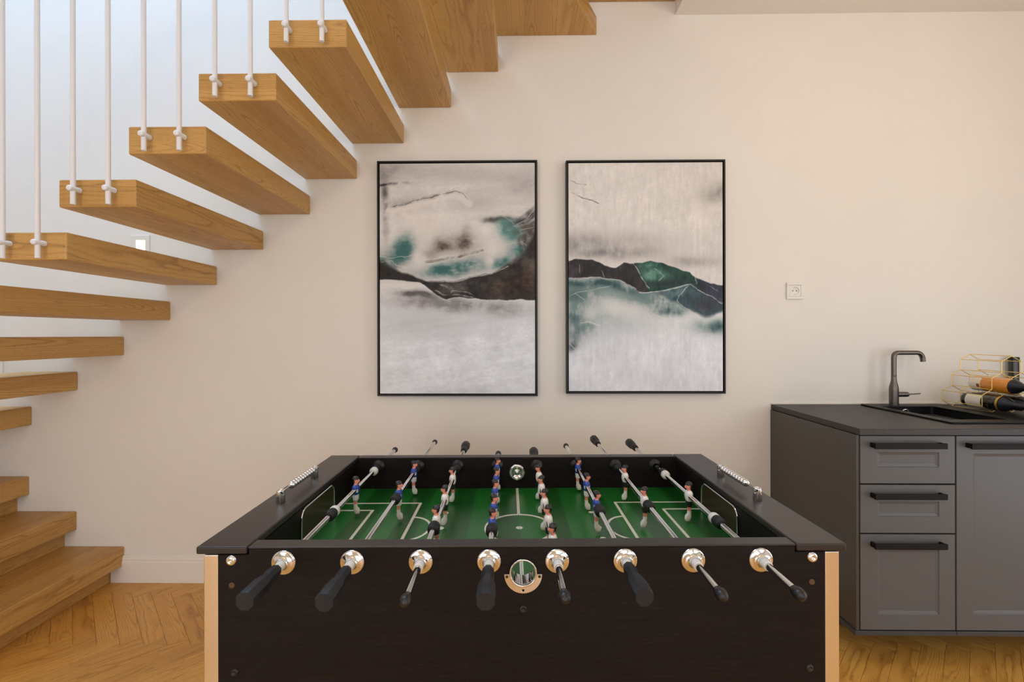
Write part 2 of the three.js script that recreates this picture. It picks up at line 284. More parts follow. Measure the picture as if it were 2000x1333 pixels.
function paintLeft(u, v) {
  const n = fbm(u * 8, v * 11, 5) - 0.5, fine = fbm(u * 34, v * 120, 3) - 0.5, grain = fbm(u * 150, v * 230, 2) - 0.5, scr = fbm(u * 26 + v * 18, v * 34 - u * 14, 4) - 0.5;
  const x = u + (fbm(u * 12 + 3, v * 17, 4) - 0.5) * 0.03, y = v + (fbm(u * 12 + 30, v * 17, 4) - 0.5) * 0.02;
  const band = (a) => clamp(a * (0.9 + n * 1.3 + scr * 0.9 + fine * 0.6)), worn = clamp(0.55 + scr * 2.4 + fine * 0.9);
  let c = mixc([224, 223, 223], [226, 232, 241], ss(0.4, 0.7, v));
  const l = n * 30 + fine * 14 + grain * 12 + scr * 16 + (fbm(u * 5, v * 60 + u * 6, 3) - 0.5) * 16; c = c.map((q) => q + l);
  const grey = [124, 122, 124], dark = [54, 52, 54], pale = [232, 230, 228];
  // grey washes in the sky
  c = mixc(c, grey, band(0.42 * blob(x, y, 0.02, 0.02, 0.34, 0.05) + 0.25 * blob(x, y, 0.98, 0.07, 0.2, 0.06) + 0.2 * blob(x, y, 0.95, 0.13, 0.16, 0.05) + 0.22 * blob(x, y, 0.6, 0.05, 0.3, 0.04)));
  c = mixc(c, dark, band(0.5 * blob(x, y, 0.03, 0.045, 0.06, 0.03)) + 0.75 * worn * blob(x, y, 0.03, 0.09, 0.13, 0.0055) + 0.6 * blob(x, y, 0.03, 0.12, 0.022, 0.035) + 0.42 * worn * blob(x, y, 0.042, 0.19, 0.016, 0.08) + 0.22 * blob(x, y, 0.04, 0.29, 0.02, 0.06));
  c = mixc(c, grey, band(0.35 * blob(x, y, 0.14, 0.165, 0.14, 0.02, -0.12) + 0.3 * blob(x, y, 0.62, 0.165, 0.14, 0.04)));
  const line = [[0.07, 0.187], [0.16, 0.174], [0.26, 0.16], [0.34, 0.145], [0.42, 0.129], [0.48, 0.126], [0.53, 0.134], [0.58, 0.158]];
  c = mixc(c, pale, 0.7 * stroke(x, y - 0.016, line, 0.05));
  c = mixc(c, dark, 0.6 * stroke(x, y, line, 0.0055) * worn + 0.22 * stroke(x, y, line, 0.03) * worn * (1 - ss(0.4, 0.58, x)));
  // bowl of teal and brown washes
  const teal = [58, 108, 110], teal2 = [96, 140, 138], brown = [88, 78, 72];
  c = mixc(c, pale, 0.5 * blob(x, y, 0.35, 0.27, 0.3, 0.08));
  c = mixc(c, [150, 154, 154], band(0.5 * blob(x, y, 0.08, 0.41, 0.14, 0.05) + 0.45 * blob(x, y, 0.42, 0.48, 0.34, 0.035, -0.1) + 0.4 * blob(x, y, 0.72, 0.4, 0.2, 0.05, -0.25)));
  c = mixc(c, dark, band(0.45 * blob(x, y, 0.17, 0.365, 0.05, 0.03) + 0.4 * blob(x, y, 0.07, 0.435, 0.08, 0.02)));
  c = mixc(c, teal, band(1.0 * blob(x, y, 0.165, 0.355, 0.055, 0.042, 0.3) + 0.85 * blob(x, y, 0.12, 0.4, 0.07, 0.03) + 0.85 * blob(x, y, 0.04, 0.43, 0.07, 0.02)));
  c = mixc(c, teal, band(0.95 * blob(x, y, 0.55, 0.442, 0.15, 0.024, -0.13) + 0.9 * blob(x, y, 0.42, 0.468, 0.16, 0.022, -0.05) + 1.0 * blob(x, y, 0.79, 0.432, 0.05, 0.02, -0.3) + 0.95 * blob(x, y, 0.905, 0.382, 0.065, 0.03, -0.5)));
  c = mixc(c, brown, band(0.5 * blob(x, y, 0.40, 0.36, 0.065, 0.03) + 0.62 * blob(x, y, 0.545, 0.352, 0.07, 0.034) + 0.35 * blob(x, y, 0.56, 0.31, 0.035, 0.04) + 0.4 * blob(x, y, 0.325, 0.395, 0.045, 0.024) + 0.22 * blob(x, y, 0.47, 0.35, 0.14, 0.05)));
  c = mixc(c, brown, 0.6 * worn * stroke(x, y, [[0.3, 0.43], [0.4, 0.419], [0.5, 0.407], [0.58, 0.393], [0.66, 0.378]], 0.016));
  c = mixc(c, pale, band(0.75 * blob(x, y, 0.73, 0.37, 0.06, 0.035) + 0.8 * blob(x, y, 0.7, 0.425, 0.04, 0.025) + 0.7 * blob(x, y, 0.25, 0.42, 0.045, 0.04)));
  // streaks sweeping in from the right edge
  c = mixc(c, [84, 84, 84], band(1.0 * blob(x, y, 0.79, 0.243, 0.09, 0.011, -0.06) + 0.8 * blob(x, y, 0.71, 0.252, 0.04, 0.01)));
  c = mixc(c, teal2, band(1.15 * blob(x, y, 0.845, 0.28, 0.075, 0.03) + 1.0 * blob(x, y, 0.87, 0.32, 0.07, 0.026) + 0.6 * blob(x, y, 0.8, 0.255, 0.06, 0.015)));
  for (const [pts, w, a, k] of [[[[0.8, 0.275], [0.9, 0.247], [1.02, 0.195]], 0.03, 0.8, [66, 62, 64]], [[[0.84, 0.268], [0.93, 0.255], [1.02, 0.22]], 0.03, 0.85, [58, 58, 62]], [[[0.87, 0.30], [0.94, 0.284], [1.02, 0.262]], 0.035, 0.8, [70, 62, 60]], [[[0.92, 0.345], [0.97, 0.31], [1.02, 0.29]], 0.05, 0.85, [60, 52, 50]]]) c = mixc(c, k, a * stroke(x, y, pts, w * 1.5) * ss(0.78, 0.95, x) * clamp(0.75 + n * 1.4 + scr * 1.6));
  // dark swell
  const up = curve([[0, 0.44], [0.09, 0.458], [0.17, 0.478], [0.25, 0.503], [0.31, 0.517], [0.41, 0.5175], [0.55, 0.504], [0.705, 0.481], [0.85, 0.446], [0.93, 0.4], [0.97, 0.36], [1.0, 0.30]]), lo = curve([[0, 0.507], [0.15, 0.508], [0.24, 0.52], [0.31, 0.543], [0.37, 0.572], [0.43, 0.588], [0.6, 0.583], [0.8, 0.6], [1, 0.597]]);
  const soft = lerp(0.008, 0.05, ss(0.72, 0.95, x)) + 0.03 * (1 - ss(0, 0.16, x)), sea = ss(-soft, 0.006, y - up(x)) * (1 - ss(-0.004, 0.003, y - lo(x)));
  const rust = band(1.0 * blob(x, y, 0.86, 0.535, 0.14, 0.05) + 0.5 * blob(x, y, 0.98, 0.45, 0.08, 0.08));
  let seaC = mixc([42, 41, 42], [72, 54, 42], rust); seaC = mixc(seaC, [104, 102, 100], band(0.8 * blob(x, y, 0.43, 0.548, 0.06, 0.02) + 0.45 * blob(x, y, 0.6, 0.53, 0.14, 0.025) + 0.3 * blob(x, y, 0.96, 0.42, 0.1, 0.05)));
  c = mixc(c, seaC.map((q) => q + n * 44 + fine * 20 + scr * 36), sea);
  // pale shore
  const under = ss(-0.003, 0.006, y - lo(x));
  c = mixc(c, pale, 0.6 * under * blob(x, y, 0.12, 0.53, 0.2, 0.018));
  c = mixc(c, [86, 85, 87], under * band(1.1 * blob(x, y, 0.23, 0.568, 0.11, 0.013, 0.05) + 0.75 * blob(x, y, 0.34, 0.585, 0.07, 0.014, 0.4)));
  c = mixc(c, [142, 141, 143], under * band(0.75 * blob(x, y, 0.3, 0.6, 0.22, 0.03) + 0.75 * blob(x, y, 0.55, 0.615, 0.22, 0.03) + 0.5 * blob(x, y, 0.85, 0.64, 0.2, 0.035) + 0.25 * blob(x, y, 0.3, 0.7, 0.4, 0.06)));
  for (const [pts, w, a] of [[[[0, 0.405], [0.05, 0.411], [0.1, 0.405], [0.15, 0.399], [0.24, 0.398]], 0.005, 0.8], [[[0, 0.432], [0.04, 0.426], [0.08, 0.417], [0.11, 0.44], [0.18, 0.455]], 0.006, 0.85], [[[0.41, 0.518], [0.55, 0.505], [0.7, 0.482], [0.83, 0.452]], 0.007, 0.8], [[[0.3, 0.428], [0.5, 0.413], [0.62, 0.395], [0.78, 0.366], [0.92, 0.344], [0.95, 0.36]], 0.005, 0.6], [[[0.8, 0.236], [0.84, 0.25], [0.865, 0.275]], 0.006, 0.6], [[[0.86, 0.277], [0.93, 0.252], [1, 0.205]], 0.006, 0.8], [[[0.9, 0.3], [0.95, 0.287], [1, 0.28]], 0.006, 0.6], [[[0.36, 0.553], [0.4, 0.566], [0.48, 0.573], [0.6, 0.578]], 0.009, 0.8], [[[0.46, 0.565], [0.47, 0.552], [0.53, 0.556], [0.6, 0.566], [0.61, 0.578]], 0.006, 0.7], [[[0.4, 0.53], [0.44, 0.54]], 0.014, 0.6]]) c = mixc(c, [222, 222, 220], 0.72 * a * stroke(x, y, pts, w) * clamp(worn + 0.25));
  return c;
}
function paintRight(u, v) {
  const n = fbm(u * 8 + 50, v * 11, 5) - 0.5, fine = fbm(u * 80 + 9, v * 30, 3) - 0.5, grain = fbm(u * 190, v * 250 + 4, 2) - 0.5, scr = fbm(u * 24 - v * 20 + 7, v * 34 + u * 16, 4) - 0.5;
  const x = u + (fbm(u * 12 + 13, v * 17, 4) - 0.5) * 0.024, y = v + (fbm(u * 12 + 70, v * 17, 4) - 0.5) * 0.016;
  const band = (a) => clamp(a * (0.9 + n * 1.3 + scr * 0.9 + fine * 0.6)), worn = clamp(0.55 + scr * 2.4 + fine * 0.9);
  let c = mixc([225, 223, 222], [227, 233, 242], ss(0.5, 0.8, v));
  const l = n * 22 + fine * 14 + grain * 12 + scr * 14 + (fbm(u * 50, v * 6, 3) - 0.5) * 14; c = c.map((q) => q + l);
  const grey = [128, 126, 128], char = [58, 56, 59], pale = [230, 232, 233];
  c = mixc(c, [116, 112, 108], band(0.36 * blob(x, y, 0.97, 0.125, 0.1, 0.045) + 0.2 * blob(x, y, 0.93, 0.15, 0.1, 0.04)));
  c = mixc(c, char, worn * (0.35 * stroke(x, y, [[0.02, 0.08], [0.06, 0.091], [0.12, 0.094]], 0.007) + 0.55 * stroke(x, y, [[0.02, 0.128], [0.08, 0.147], [0.14, 0.163], [0.19, 0.18]], 0.0075)));
  c = mixc(c, grey, band(0.45 * blob(x, y, 0.06, 0.365, 0.18, 0.045) + 0.42 * blob(x, y, 0.4, 0.395, 0.26, 0.032) + 0.5 * blob(x, y, 0.82, 0.435, 0.18, 0.026) + 0.3 * blob(x, y, 0.3, 0.34, 0.4, 0.04) + 0.4 * blob(x, y, 0.22, 0.4, 0.16, 0.02)));
  // washes below the ridge
  const wash = [122, 146, 148], deep = [52, 86, 90], ridgeLo = curve([[0, 0.504], [0.114, 0.501], [0.22, 0.505], [0.336, 0.516], [0.4, 0.536], [0.459, 0.568], [0.606, 0.56], [0.79, 0.533], [0.9, 0.582], [1, 0.615]]), under = ss(-0.004, 0.005, y - ridgeLo(x));
  c = mixc(c, wash, under * band(1.3 * blob(x, y, 0.14, 0.55, 0.34, 0.045) + 1.0 * blob(x, y, 0.08, 0.63, 0.12, 0.07) + 1.0 * blob(x, y, 0.42, 0.585, 0.22, 0.035, 0.25) + 0.9 * blob(x, y, 0.62, 0.61, 0.18, 0.035) + 0.8 * blob(x, y, 0.06, 0.72, 0.12, 0.05) + 0.8 * blob(x, y, 0.95, 0.72, 0.14, 0.035) + 0.35 * blob(x, y, 0.3, 0.7, 0.25, 0.05)));
  c = mixc(c, deep, under * band(1.0 * blob(x, y, 0.12, 0.527, 0.17, 0.014) + 0.85 * blob(x, y, 0.33, 0.548, 0.14, 0.013, 0.35) + 0.5 * blob(x, y, 0.05, 0.58, 0.06, 0.03) + 1.0 * blob(x, y, 0.65, 0.652, 0.085, 0.018) + 0.75 * blob(x, y, 0.98, 0.725, 0.07, 0.022) + 0.6 * blob(x, y, 0.03, 0.68, 0.05, 0.02) + 0.45 * blob(x, y, 0.04, 0.74, 0.05, 0.02)));
  c = mixc(c, pale, under * band(0.85 * blob(x, y, 0.14, 0.66, 0.05, 0.035) + 0.45 * blob(x, y, 0.27, 0.6, 0.1, 0.03) + 0.5 * blob(x, y, 0.35, 0.64, 0.14, 0.025)));
  const mLo = curve([[0.45, 0.572], [0.6, 0.585], [0.7, 0.612], [0.77, 0.645], [0.89, 0.677], [1, 0.655]]), mass = under * (1 - ss(-0.012, 0.010, y - mLo(x))) * ss(0.44, 0.68, x);
  let mc = mixc([50, 76, 88], [96, 128, 134], band(1.2 * blob(x, y, 0.68, 0.575, 0.07, 0.025))); mc = mixc(mc, [44, 48, 58], band(0.9 * blob(x, y, 0.9, 0.62, 0.1, 0.035)));
  c = mixc(c, mc.map((q) => q + n * 50 + fine * 26 + scr * 40), 0.95 * mass);
  // the ridge
  const up = curve([[0, 0.434], [0.05, 0.424], [0.14, 0.427], [0.2, 0.441], [0.24, 0.451], [0.3, 0.459], [0.36, 0.4385], [0.42, 0.443], [0.53, 0.431], [0.6, 0.441], [0.68, 0.456], [0.78, 0.481], [0.83, 0.508], [0.926, 0.533], [1, 0.541]]);
  const ridge = ss(-0.003, 0.003, y - up(x)) * (1 - under), green = ss(0.41, 0.45, x - (y - 0.443) * 0.75) * (1 - ss(0.8, 0.9, x));
  let rc = mixc([48, 47, 51], [38, 74, 68], green); rc = mixc(rc, [92, 140, 126], green * band(1.25 * blob(x, y, 0.555, 0.492, 0.07, 0.026) + 0.7 * blob(x, y, 0.52, 0.447, 0.06, 0.012))); rc = mixc(rc, [58, 66, 84], ss(0.8, 0.9, x)); rc = mixc(rc, [40, 50, 62], green * band(0.9 * blob(x, y, 0.66, 0.53, 0.14, 0.014)));
  c = mixc(c, rc.map((q) => q + n * 40 + fine * 18 + scr * 34), ridge);
  c = mixc(c, [84, 98, 102], band(1.0 * blob(x, y, 0.03, 0.80, 0.03, 0.03, 0.7) + 0.5 * blob(x, y, 0.05, 0.765, 0.06, 0.03)));
  for (const [pts, w, a] of [[[[0, 0.505], [0.114, 0.502], [0.22, 0.506], [0.336, 0.517], [0.4, 0.537], [0.44, 0.556]], 0.007, 0.85], [[[0.415, 0.442], [0.45, 0.47], [0.475, 0.505], [0.5, 0.535], [0.52, 0.548]], 0.008, 0.95], [[[0.46, 0.57], [0.606, 0.561], [0.7, 0.549], [0.79, 0.534]], 0.008, 0.95], [[[0.79, 0.534], [0.88, 0.575], [1, 0.62]], 0.006, 0.7], [[[0.78, 0.54], [0.72, 0.58], [0.705, 0.605], [0.76, 0.64], [0.86, 0.675]], 0.007, 0.8], [[[0, 0.582], [0.06, 0.565], [0.16, 0.555], [0.28, 0.542]], 0.006, 0.7], [[[0.04, 0.57], [0.1, 0.6]], 0.006, 0.6], [[[0.08, 0.7], [0.13, 0.697], [0.2, 0.715]], 0.012, 0.8], [[[0.56, 0.465], [0.62, 0.497], [0.58, 0.517]], 0.006, 0.6], [[[0.55, 0.663], [0.63, 0.685]], 0.009, 0.8], [[[0.072, 0.45], [0.08, 0.495]], 0.005, 0.7], [[[0.215, 0.47], [0.235, 0.5]], 0.005, 0.7], [[[0, 0.785], [0.06, 0.83]], 0.006, 0.9], [[[0.82, 0.505], [0.83, 0.53]], 0.008, 0.8], [[[0.9, 0.54], [0.98, 0.57]], 0.007, 0.5]]) c = mixc(c, [222, 225, 224], 0.78 * a * stroke(x, y, pts, w) * clamp(worn + 0.25));
  return c;
}
function painting(x0, x1, y0, y1, paint, label) {
  const t = thing('framed_painting', label, 'painting', [(x0 + x1) / 2, (y0 + y1) / 2, 0], 0, 'pair of framed paintings');
  const w = (x1 - x0) / 2, h = (y1 - y0) / 2, f = 0.009, g = 0.014, d = 0.038;
  const black = P({ color: 0x0d0d0d, roughness: 0.45 });
  for (const b of [[-w, w, h - f, h], [-w, w, -h, -h + f], [-w, -w + f, -h + f, h - f], [w - f, w, -h + f, h - f]]) mesh('frame_rail', rbox(...b, 0.001, d, 0.0012, 1), black, t);
  mesh('backing', bb(-w + f, w - f, -h + f, h - f, 0.002, 0.012), black, t);
  const tex = texture(720, 1060, (u, v) => paint(u, 1 - v), true, false);
  const bump = texture(360, 530, (u, v) => { const q = 128 + (fbm(u * 120, v * 170, 3) - 0.5) * 150; return [q, q, q]; }, false, false);
  const c = new THREE.BoxGeometry(2 * (w - g), 2 * (h - g), 0.02).translate(0, 0, 0.0225);
  mesh('canvas', c, [black, black, black, black, S({ map: tex, roughness: 0.75, bumpMap: bump, bumpScale: 0.0006 }), black], t, 'stretched canvas with abstract grey, white and teal paint');
  return t;
}
painting(-0.769, 0.106, 1.037, 2.321, paintLeft, 'black-framed abstract painting with a dark brown swell, the one nearer the stairs');
painting(0.261, 1.121, 1.05, 2.317, paintRight, 'black-framed abstract painting with a dark ridge and teal wash, the one nearer the socket');

// ───────── wall socket ─────────
{
  const t = thing('wall_socket', 'white square power socket on the wall above the kitchen worktop', 'socket', [1.511, 1.608, 0]);
  const o = 0.0455, i = 0.0305;
  for (const b of [[-o, o, i, o], [-o, o, -o, -i], [-o, -i, -i, i], [i, o, -i, i]]) mesh('surround', rbox(...b, 0.0005, 0.0095, 0.0015, 1), whitePlastic, t);
  const sh = new THREE.Shape([[-i + 0.0008, -i + 0.0008], [i - 0.0008, -i + 0.0008], [i - 0.0008, i - 0.0008], [-i + 0.0008, i - 0.0008]].map((p) => new THREE.Vector2(...p)));
  const hole = new THREE.Path(); hole.absarc(0, 0, 0.0215, 0, Math.PI * 2, true); sh.holes.push(hole);
  mesh('insert', new THREE.ExtrudeGeometry(sh, { depth: 0.008, bevelEnabled: false, curveSegments: 24 }), whitePlastic, t);
  mesh('well', latheZ([[0.0215, 0.008], [0.0205, 0.002], [0, 0.0015]], 28), whitePlastic, t);
  for (const s of [-1, 1]) mesh('pin_hole', cylZ(0.0028, 0.0028, 0.001, 12).translate(s * 0.0095, 0, 0.0026), blackPlastic, t);
  for (const s of [-1, 1]) mesh('earth_clip', rbox(-0.003, 0.003, s * 0.0195 - 0.0015, s * 0.0195 + 0.0015, 0.002, 0.0085, 0.0004, 1), steel, t);
}

// ───────── kitchen units ─────────
const greyFront = P({ color: 0x585858, roughness: 0.42 }), greyCarcass = P({ color: 0x47433d, roughness: 0.3 }), darkEdge = P({ color: 0x3b3c3e, roughness: 0.4 });
function panelFront(w, h, t, rx0, rx1, ry0, ry1, bev = 0.0125, deep = 0.006) {   // slab with a framed, bevelled sunk field; origin at its lower left back corner
  const pos = [], q = (a, b, c, d) => pos.push(...a, ...b, ...c, ...a, ...c, ...d);
  const e = 0.0012, O = [[e, e], [w - e, e], [w - e, h - e], [e, h - e]].map((p) => [...p, t]), E0 = [[0, 0], [w, 0], [w, h], [0, h]].map((p) => [...p, t - e]), B = [[0, 0], [w, 0], [w, h], [0, h]].map((p) => [...p, 0]);
  const A = [[rx0, ry0], [rx1, ry0], [rx1, ry1], [rx0, ry1]].map((p) => [...p, t]), ins = (k, z) => [[rx0 + k, ry0 + k], [rx1 - k, ry0 + k], [rx1 - k, ry1 - k], [rx0 + k, ry1 - k]].map((p) => [...p, z]);
  const A2 = ins(0.0025, t - 0.003), A3 = ins(bev - 0.003, t - deep + 0.001), A4 = ins(bev, t - deep);
  for (let i = 0; i < 4; i++) { const j = (i + 1) % 4; q(O[i], O[j], A[j], A[i]); q(A[i], A[j], A2[j], A2[i]); q(A2[i], A2[j], A3[j], A3[i]); q(A3[i], A3[j], A4[j], A4[i]); q(E0[i], E0[j], O[j], O[i]); q(B[i], B[j], E0[j], E0[i]); }
  q(...A4); q(B[3], B[2], B[1], B[0]);
  const g = new THREE.BufferGeometry(); g.setAttribute('position', new THREE.Float32BufferAttribute(pos, 3)); g.computeVertexNormals();
  g.setAttribute('uv', new THREE.Float32BufferAttribute(new Float32Array(pos.length / 3 * 2), 2));
  return g;
}
const handleGeo = (len) => merge([rbox(0, len, -0.0115, 0.0115, 0.022, 0.031, 0.0025), rbox(0.001, 0.012, -0.0095, 0.0095, 0.0, 0.026, 0.002), rbox(len - 0.012, len - 0.001, -0.0095, 0.0095, 0.0, 0.026, 0.002)]);
const handleBlack = P({ color: 0x0d0b0a, roughness: 0.6, specularIntensity: 0.5 });
const KX = 1.378, KZ = 0.615, KB = 0.16, KT = 0.9585;
function carcass(t, x0, x1, exposedLeft) {
  mesh('side_panel', rbox(x0, x0 + (exposedLeft ? 0.012 : 0.016), KB, KT, 0.002, exposedLeft ? KZ + 0.018 : KZ - 0.002, 0.001, 1), exposedLeft ? greyCarcass : darkEdge, t);
  mesh('side_panel', rbox(x1 - 0.016, x1, KB, KT, 0.002, KZ - 0.002, 0.001, 1), darkEdge, t);
  mesh('carcass_bottom', rbox(x0 + (exposedLeft ? -0.008 : 0), x1, KB - 0.019, KB - 0.0005, 0.002, KZ + 0.022, 0.0015, 1), darkEdge, t);
  mesh('back_panel', bb(x0 + 0.016, x1 - 0.016, KB, KT, 0.002, 0.012), darkEdge, t);
  mesh('carcass_top', bb(x0 + 0.016, x1 - 0.016, KT - 0.016, KT - 0.004, 0.012, KZ - 0.03), darkEdge, t);
  mesh('plinth', bb(x0 + 0.12, x1, 0.0006, KB - 0.02, 0.05, 0.34), darkEdge, t);
}
{
  const t = thing('base_cabinet', 'grey kitchen base cabinet with three panelled drawers beside the foosball table', 'cabinet');
  carcass(t, KX, KX + 0.401, true);
  const fx = KX + 0.0165, fw = 0.382;
  for (const [y0, y1, hy] of [[0.7605, 0.955, 0.919], [0.5585, 0.7545, 0.715], [0.163, 0.5525, 0.515]]) {
    const h = y1 - y0, d = mesh('drawer', panelFront(fw, h, 0.019, 0.069, 0.318, y1 - y0 > 0.3 ? 0.063 : 0.066, y1 - y0 > 0.3 ? h - 0.062 : h - 0.067), greyFront, t);
    d.position.set(fx, y0, KZ);
    mesh('handle', handleGeo(0.288).translate(0.0385, hy - y0, 0.0185), handleBlack, d, 'black bar handle');
  }
}
function doorCabinet(x0, w, label) {
  const t = thing('base_cabinet', label, 'cabinet');
  carcass(t, x0, x0 + w, false);
  const d = mesh('door', panelFront(w - 0.004, 0.792, 0.019, 0.066, w - 0.07, 0.066, 0.792 - 0.073), greyFront, t);
  d.position.set(x0 + 0.002, 0.163, KZ);
  mesh('handle', handleGeo(0.288).translate(0.034, 0.755, 0.0185), handleBlack, d, 'black bar handle');
}
doorCabinet(1.7805, 0.6, 'grey kitchen base cabinet with one tall panelled door under the sink');
doorCabinet(2.382, 0.6, 'grey kitchen base cabinet farthest from the foosball table');
const topTex = texture(512, 512, (u, v) => { const g = fbm(u * 60, v * 60, 3) * 10 + vn(u * 300, v * 300) * 7; return [40 + g, 36 + g, 33 + g]; });
const SINK = { x0: 1.838, x1: 2.262, z0: 0.035, z1: 0.551, bx0: 1.885, bx1: 2.152, bz0: 0.118, bz1: 0.488 };
{
  const sh = new THREE.Shape([[KX + 0.004, 0.0015], [2.99, 0.0015], [2.99, 0.65], [KX + 0.004, 0.65]].map((p) => new THREE.Vector2(...p)));
  sh.holes.push(new THREE.Path([[SINK.x0 + 0.012, SINK.z0 + 0.012], [SINK.x0 + 0.012, SINK.z1 - 0.012], [SINK.x1 - 0.012, SINK.z1 - 0.012], [SINK.x1 - 0.012, SINK.z0 + 0.012]].map((p) => new THREE.Vector2(...p))));
  const g = new THREE.ExtrudeGeometry(sh, { depth: 0.0235, bevelEnabled: true, bevelThickness: 0.0015, bevelSize: 0.0015, bevelOffset: -0.0015, bevelSegments: 1 }).rotateX(Math.PI / 2).translate(0, 0.9855, 0);
  const m = mesh('worktop', grainUV(ni(g), 'x', 0.8, 0.8), P({ map: topTex, roughness: 0.5 }));
  mesh('seal_strip', rbox(KX + 0.004, 2.99, 0.9872, 0.998, 0.0004, 0.006, 0.002, 1), whitePlastic, m, 'thin white sealing strip along the wall');
  tag(m, 'thin dark matte kitchen worktop lying on the grey cabinets', 'worktop');
}
{
  const t = thing('sink', 'black composite inset sink in the dark worktop', 'sink');
  const blackStone = P({ color: 0x0b0b0b, roughness: 0.45, specularIntensity: 0.5 });
  const rr = (x0, x1, z0, z1, r, hole) => { const s = hole ? new THREE.Path() : new THREE.Shape(); s.moveTo(x0 + r, z0); s.lineTo(x1 - r, z0); s.quadraticCurveTo(x1, z0, x1, z0 + r); s.lineTo(x1, z1 - r); s.quadraticCurveTo(x1, z1, x1 - r, z1); s.lineTo(x0 + r, z1); s.quadraticCurveTo(x0, z1, x0, z1 - r); s.lineTo(x0, z0 + r); s.quadraticCurveTo(x0, z0, x0 + r, z0); return s; };
  const ring = rr(SINK.x0, SINK.x1, SINK.z0, SINK.z1, 0.012); ring.holes.push(rr(SINK.bx0, SINK.bx1, SINK.bz0, SINK.bz1, 0.02, true));
  mesh('rim', new THREE.ExtrudeGeometry(ring, { depth: 0.004, bevelEnabled: true, bevelThickness: 0.002, bevelSize: 0.002, bevelOffset: -0.002, bevelSegments: 2, curveSegments: 6 }).rotateX(Math.PI / 2).translate(0, 0.9935, 0), blackStone, t);
  const wallS = rr(SINK.bx0 - 0.006, SINK.bx1 + 0.006, SINK.bz0 - 0.006, SINK.bz1 + 0.006, 0.024); wallS.holes.push(rr(SINK.bx0, SINK.bx1, SINK.bz0, SINK.bz1, 0.02, true));
  const bowl = new THREE.ExtrudeGeometry(wallS, { depth: 0.19, bevelEnabled: false, curveSegments: 6 }).rotateX(Math.PI / 2).translate(0, 0.9875, 0);
  const base = new THREE.ExtrudeGeometry(rr(SINK.bx0 - 0.006, SINK.bx1 + 0.006, SINK.bz0 - 0.006, SINK.bz1 + 0.006, 0.024), { depth: 0.008, bevelEnabled: false, curveSegments: 6 }).rotateX(Math.PI / 2).translate(0, 0.7975, 0);
  mesh('bowl', merge([bowl, base]), blackStone, t);
  mesh('overflow_ring', new THREE.TorusGeometry(0.017, 0.003, 10, 28).translate(2.01, 0.962, SINK.bz0 + 0.002), chrome, t, 'chrome overflow ring');
  mesh('drain', lathe([[0, 0.0025], [0.02, 0.003], [0.04, 0.0015], [0.042, 0]], 28).translate(2.03, 0.7977, 0.3), chrome, t);
}
{
  const gun = S({ color: new THREE.Color().setRGB(0.16, 0.14, 0.125), metalness: 1, roughness: 0.34 });
  const t = thing('kitchen_faucet', 'dark gunmetal kitchen tap with angular spout standing behind the sink', 'faucet', [1.985, 0.9937, 0.077]);
  mesh('body', lathe([[0.0001, 0.0002], [0.0202, 0.0002], [0.0208, 0.002], [0.0208, 0.086], [0.0198, 0.098], [0.0156, 0.116], [0.0128, 0.128], [0.0119, 0.146], [0.0119, 0.16], [0.0001, 0.16]], 36), gun, t);
  const path = new THREE.CurvePath(); const V = (x, y, z = 0) => new THREE.Vector3(x, y, z);
  path.add(new THREE.LineCurve3(V(0, 0.158), V(0, 0.252))); path.add(new THREE.QuadraticBezierCurve3(V(0, 0.252), V(0, 0.278), V(0.026, 0.278))); path.add(new THREE.LineCurve3(V(0.026, 0.278), V(0.118, 0.278))); path.add(new THREE.QuadraticBezierCurve3(V(0.118, 0.278), V(0.146, 0.278), V(0.151, 0.246))); path.add(new THREE.LineCurve3(V(0.151, 0.246), V(0.1525, 0.232)));
  mesh('spout', merge([new THREE.TubeGeometry(path, 90, 0.0117, 20, false), cyl(0.0117, 0.0117, 0.002, 20).rotateZ(0.1).translate(0.1525, 0.232, 0)]), gun, t);
  const cart = latheZ([[0, 0], [0.0155, 0], [0.0155, 0.024], [0.0148, 0.025], [0.0155, 0.026], [0.0155, 0.052], [0.0135, 0.056], [0, 0.057]], 28).rotateY(Math.PI / 2).scale(1, 0.85, 0.85).translate(0.017, 0.058, 0);
  mesh('lever', merge([cart, rod([0.071, 0.058, 0], [0.138, 0.062, 0], 0.003, 12)]), gun, t);
}
// wine rack: honeycomb of gilt wire
const RK = { x: 2.303, z0: 0.06, z1: 0.265, w: 0.0945, y: 0.9876 };
const hexA = RK.w / Math.sqrt(3), cellAt = (r, c) => [RK.x + (c + r / 2) * RK.w, RK.y + 0.0022 + hexA + r * 1.5 * hexA];
{
  const gold = S({ color: new THREE.Color().setRGB(0.92, 0.66, 0.2), metalness: 0.85, roughness: 0.3 });
  const t = thing('wine_rack', 'golden wire honeycomb wine rack on the worktop beside the sink', 'wine rack');
  const hex = (cx, cy, z) => Array.from({ length: 6 }, (_, i) => [cx + hexA * Math.sin(i * Math.PI / 3), cy + hexA * Math.cos(i * Math.PI / 3), z]);
  const key = (p) => p.map((v) => v.toFixed(3)).join(), done = new Set();
  for (const [r, n] of [[0, 3], [1, 2], [2, 1]]) for (let c = 0; c < n; c++) {
    const [cx, cy] = cellAt(r, c), list = [];
    for (const z of [RK.z0, RK.z1]) { const h = hex(cx, cy, z); for (let i = 0; i < 6; i++) { const a = h[i], b = h[(i + 1) % 6], k = [key(a), key(b)].sort().join('|'); if (!done.has(k)) { done.add(k); list.push(rod(a, b, 0.0017, 8)); } } }
    hex(cx, cy, 0).forEach((p) => { const k = key(p); if (!done.has(k)) { done.add(k); list.push(rod([p[0], p[1], RK.z0], [p[0], p[1], RK.z1], 0.0017, 8)); } });
    mesh('wire_cell', merge(list), gold, t);
  }
}
